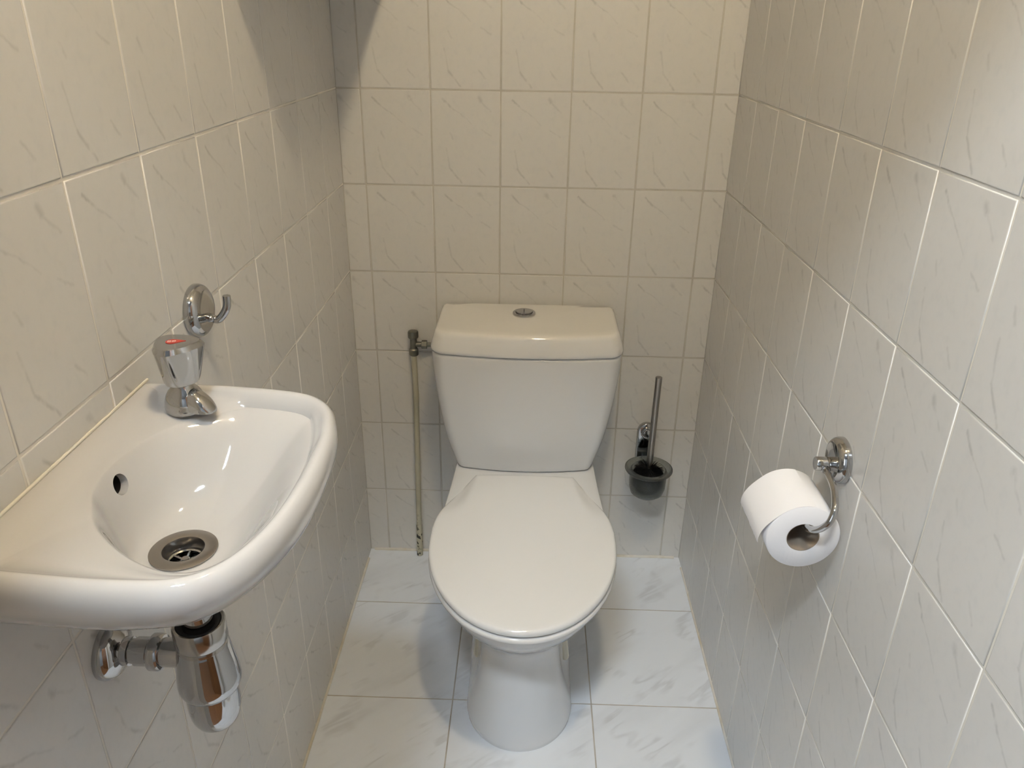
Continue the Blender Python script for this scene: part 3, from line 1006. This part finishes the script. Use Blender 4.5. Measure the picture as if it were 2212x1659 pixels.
br = thing('toilet_brush', 'black-bristled toilet brush with a steel rod handle standing in the glass cup', 'toilet brush', (BR.x, BR.y, 0.27))
hb, ht = Vector((0.6890, -0.0800, 0.342)), Vector((0.6905, -0.0800, 0.5900))
bm = bmesh.new()
tube(bm, [hb + Vector((0, 0, -0.03)), hb + Vector((0, 0, -0.008)), hb + Vector((0, 0, 0.016)), lerp(hb, ht, 0.5), ht - Vector((0, 0, 0.0006)), ht], [0.0022, 0.0024, 0.0078, 0.0079, 0.0079, 0.0073], 28)
mk('handle', bm, M_steel, br, smooth=35)
bm = bmesh.new()
rr_ = random.Random(5)
lathe(bm, [(0.004, 0.0), (0.020, -0.002), (0.032, -0.006), (0.0385, -0.014), (0.0385, -0.045), (0.031, -0.060), (0.004, -0.062)], (BR.x, BR.y, BR.z + 0.002), (0, 0, 1), 40)
for k in range(620):
    a = rr_.uniform(0, 2 * PI)
    zz = rr_.uniform(-0.045, 0.003)
    up_ = rr_.uniform(-0.05, 0.28)
    L = rr_.uniform(0.034, 0.0400)
    d = Vector((math.cos(a), math.sin(a), up_)).normalized()
    c0 = Vector((BR.x, BR.y, BR.z + zz)) + d * 0.010
    c1 = Vector((BR.x, BR.y, BR.z + zz)) + d * L
    if c1.z > BR.z + 0.009:
        c1.z = BR.z + rr_.uniform(0.004, 0.009)
    s = Vector((-d.y, d.x, 0)).normalized() * 0.0007
    u = Vector((0, 0, 0.0007))
    va = [bm.verts.new(c0 + q) for q in (s, -s * 0.5 + u, -s * 0.5 - u)]
    vb = [bm.verts.new(c1 + q * 0.35) for q in (s, -s * 0.5 + u, -s * 0.5 - u)]
    for i in range(3):
        bm.faces.new((va[i], va[(i + 1) % 3], vb[(i + 1) % 3], vb[i]))
    bm.faces.new(vb)
mk('bristles', bm, M_bristle, br, smooth=0)

# ------------------------------------------------------------------ supply pipe with angle valve
PX, PY = 0.0885, -0.020
VX = 0.0965
pipe = thing('water_supply_pipe', 'thin cream painted water pipe rising from floor to cistern valve', 'pipe', (PX, PY, 0.0))
bm = bmesh.new()
tube(bm, [(PX, PY, 0.001), (PX + 0.002, PY, 0.16), (VX, PY, 0.50), (VX - 0.001, PY, 0.560), (VX - 0.0012, PY, 0.612)], 0.0070, 24)
mk('pipe', bm, M_pipe, pipe, smooth=50)
bm = bmesh.new()
tube(bm, [(PX, PY, 0.001), (PX + 0.0012, PY, 0.100), (PX + 0.0013, PY, 0.103)], [0.0083, 0.0083, 0.0072], 24)
mk('sleeve', bm, M_pipe, pipe, smooth=50)
vx = VX - 0.001
bm = bmesh.new()
lathe(bm, [(0.0095, 0.606), (0.0112, 0.608), (0.0112, 0.622), (0.0095, 0.624), (0.0088, 0.626), (0.0088, 0.650), (0.0105, 0.651), (0.0105, 0.655)], (vx, PY, 0), (0, 0, 1), 6 * 5)
lathe(bm, [(0.0065, 0.0), (0.0065, 0.018)], (vx + 0.004, PY, 0.635), (1, 0, 0), 24)
valve = mk('angle_valve', bm, M_dull, pipe, smooth=40)
valve['label'] = 'tarnished angle valve'
bm = bmesh.new()
L = []
for z, r_ in ((0.652, .0118), (0.6535, .0128), (0.667, .0128), (0.6695, .0115), (0.670, .009)):
    L.append([(vx + (r_ * (1 - 0.06 * (k % 4 < 2))) * math.cos(2 * PI * k / 48), PY + (r_ * (1 - 0.06 * (k % 4 < 2))) * math.sin(2 * PI * k / 48), z) for k in range(48)])
loft(bm, L)
mk('hand_wheel', bm, M_dull, valve, smooth=30)
bm = bmesh.new()
lathe(bm, [(0.0095, 0.0), (0.0108, 0.001), (0.0108, 0.0125), (0.0095, 0.0135)], (vx + 0.020, PY, 0.635), (1, 0, 0), 6)
lathe(bm, [(0.0060, 0.0), (0.0060, 0.050)], (vx + 0.018, PY, 0.635), (1, 0, 0), 24)
mk('coupling_nut', bm, M_dull, valve, smooth=30)

# ------------------------------------------------------------------ things just above the frame
cab = thing('unseen_shadow_cabinet', 'unseen shallow white cabinet above the toilet, added to cast the far left corner shadow', 'cabinet', (XL, -0.3, 1.46))
bm = bmesh.new()
box(bm, XL + 0.0005, 0.0740, -0.606, -0.001, 1.46, 2.05, bevel=0.002)  # unseen box, edges set so that its shadow falls in the corner
mk('body', bm, M_white, cab, smooth=30)
bm = bmesh.new()
box(bm, 0.0743, 0.0850, -0.300, -0.003, 1.462, 2.048, bevel=0.002)
mk('door', bm, M_white, cab, smooth=30)
bm = bmesh.new()
box(bm, 0.0743, 0.0850, -0.606, -0.303, 1.462, 2.048, bevel=0.002)
mk('door', bm, M_white, cab, smooth=30)

lamp = thing('ceiling_lamp', 'round opal glass ceiling lamp in the middle of the toilet room', 'lamp', (0.50, -1.356, CEIL))
bm = bmesh.new()
lathe(bm, [(0.055, 0.0), (0.055, 0.02), (0.045, 0.035), (0.035, 0.045)], (0.50, -1.356, CEIL), (0, 0, -1), 40)
mk('base', bm, M_white, lamp)
bm = bmesh.new()
lathe(bm, [(0.030, 0.04)] + [(0.062 * math.sin(a), 0.095 - 0.062 * math.cos(a)) for a in [math.radians(30 + 10 * k) for k in range(15)]] + [(0.0005, 0.157)], (0.50, -1.356, CEIL), (0, 0, -1), 20)
mk('glass_globe', bm, M_globe, lamp, smooth=80)

hl = thing('hall_ceiling_light', 'flat rectangular ceiling light in the hall outside the toilet door', 'lamp', (0.10, -2.15, 2.70))
bm = bmesh.new()
box(bm, -0.12, 0.32, -2.25, -2.05, 2.635, 2.70, bevel=0.004)
mk('housing', bm, M_white, hl, smooth=30)
bm = bmesh.new()
box(bm, -0.09, 0.29, -2.22, -2.08, 2.625, 2.637)
mk('diffuser', bm, M_tubeL, hl, smooth=0)

# ------------------------------------------------------------------ world, camera, view
w = bpy.data.worlds.new('world')
sc.world = w
w.use_nodes = True
w.node_tree.nodes['Background'].inputs[0].default_value = (0.7, 0.8, 1.0, 1)
w.node_tree.nodes['Background'].inputs[1].default_value = 0.3

cam = bpy.data.cameras.new('camera')
co = bpy.data.objects.new('camera', cam)
COL.objects.link(co)
cam.sensor_fit = 'HORIZONTAL'
cam.sensor_width = 36.0
cam.lens = 1674.94 * 36.0 / 2212.0
cam.clip_start = 0.01
Rv = Vector((0.99947601, 0.02912678, 0.01411886))
Uv = Vector((-0.0251608, 0.42470522, 0.904982))
Dv = Vector((-0.02036285, 0.90486303, -0.42521553))
mw = Matrix.Identity(4)
for i in range(3):
    mw[i][0], mw[i][1], mw[i][2] = Rv[i], Uv[i], -Dv[i]
mw[0][3], mw[1][3], mw[2][3] = 0.3777, -1.7728, 1.3577
co.matrix_world = mw
sc.camera = co
sc.cycles.use_light_tree = False

sc.cycles.use_denoising = True
sc.cycles.use_adaptive_sampling = True
sc.cycles.adaptive_threshold = 0.03
sc.cycles.max_bounces = 6
sc.cycles.diffuse_bounces = 4
sc.cycles.glossy_bounces = 4
sc.cycles.transmission_bounces = 6
sc.cycles.sample_clamp_indirect = 6.0
vs_ = sc.view_settings
vs_.view_transform = 'Standard'
vs_.look = 'None'
vs_.gamma = 1.0
vs_.use_curve_mapping = False
vs_.exposure = 0.68
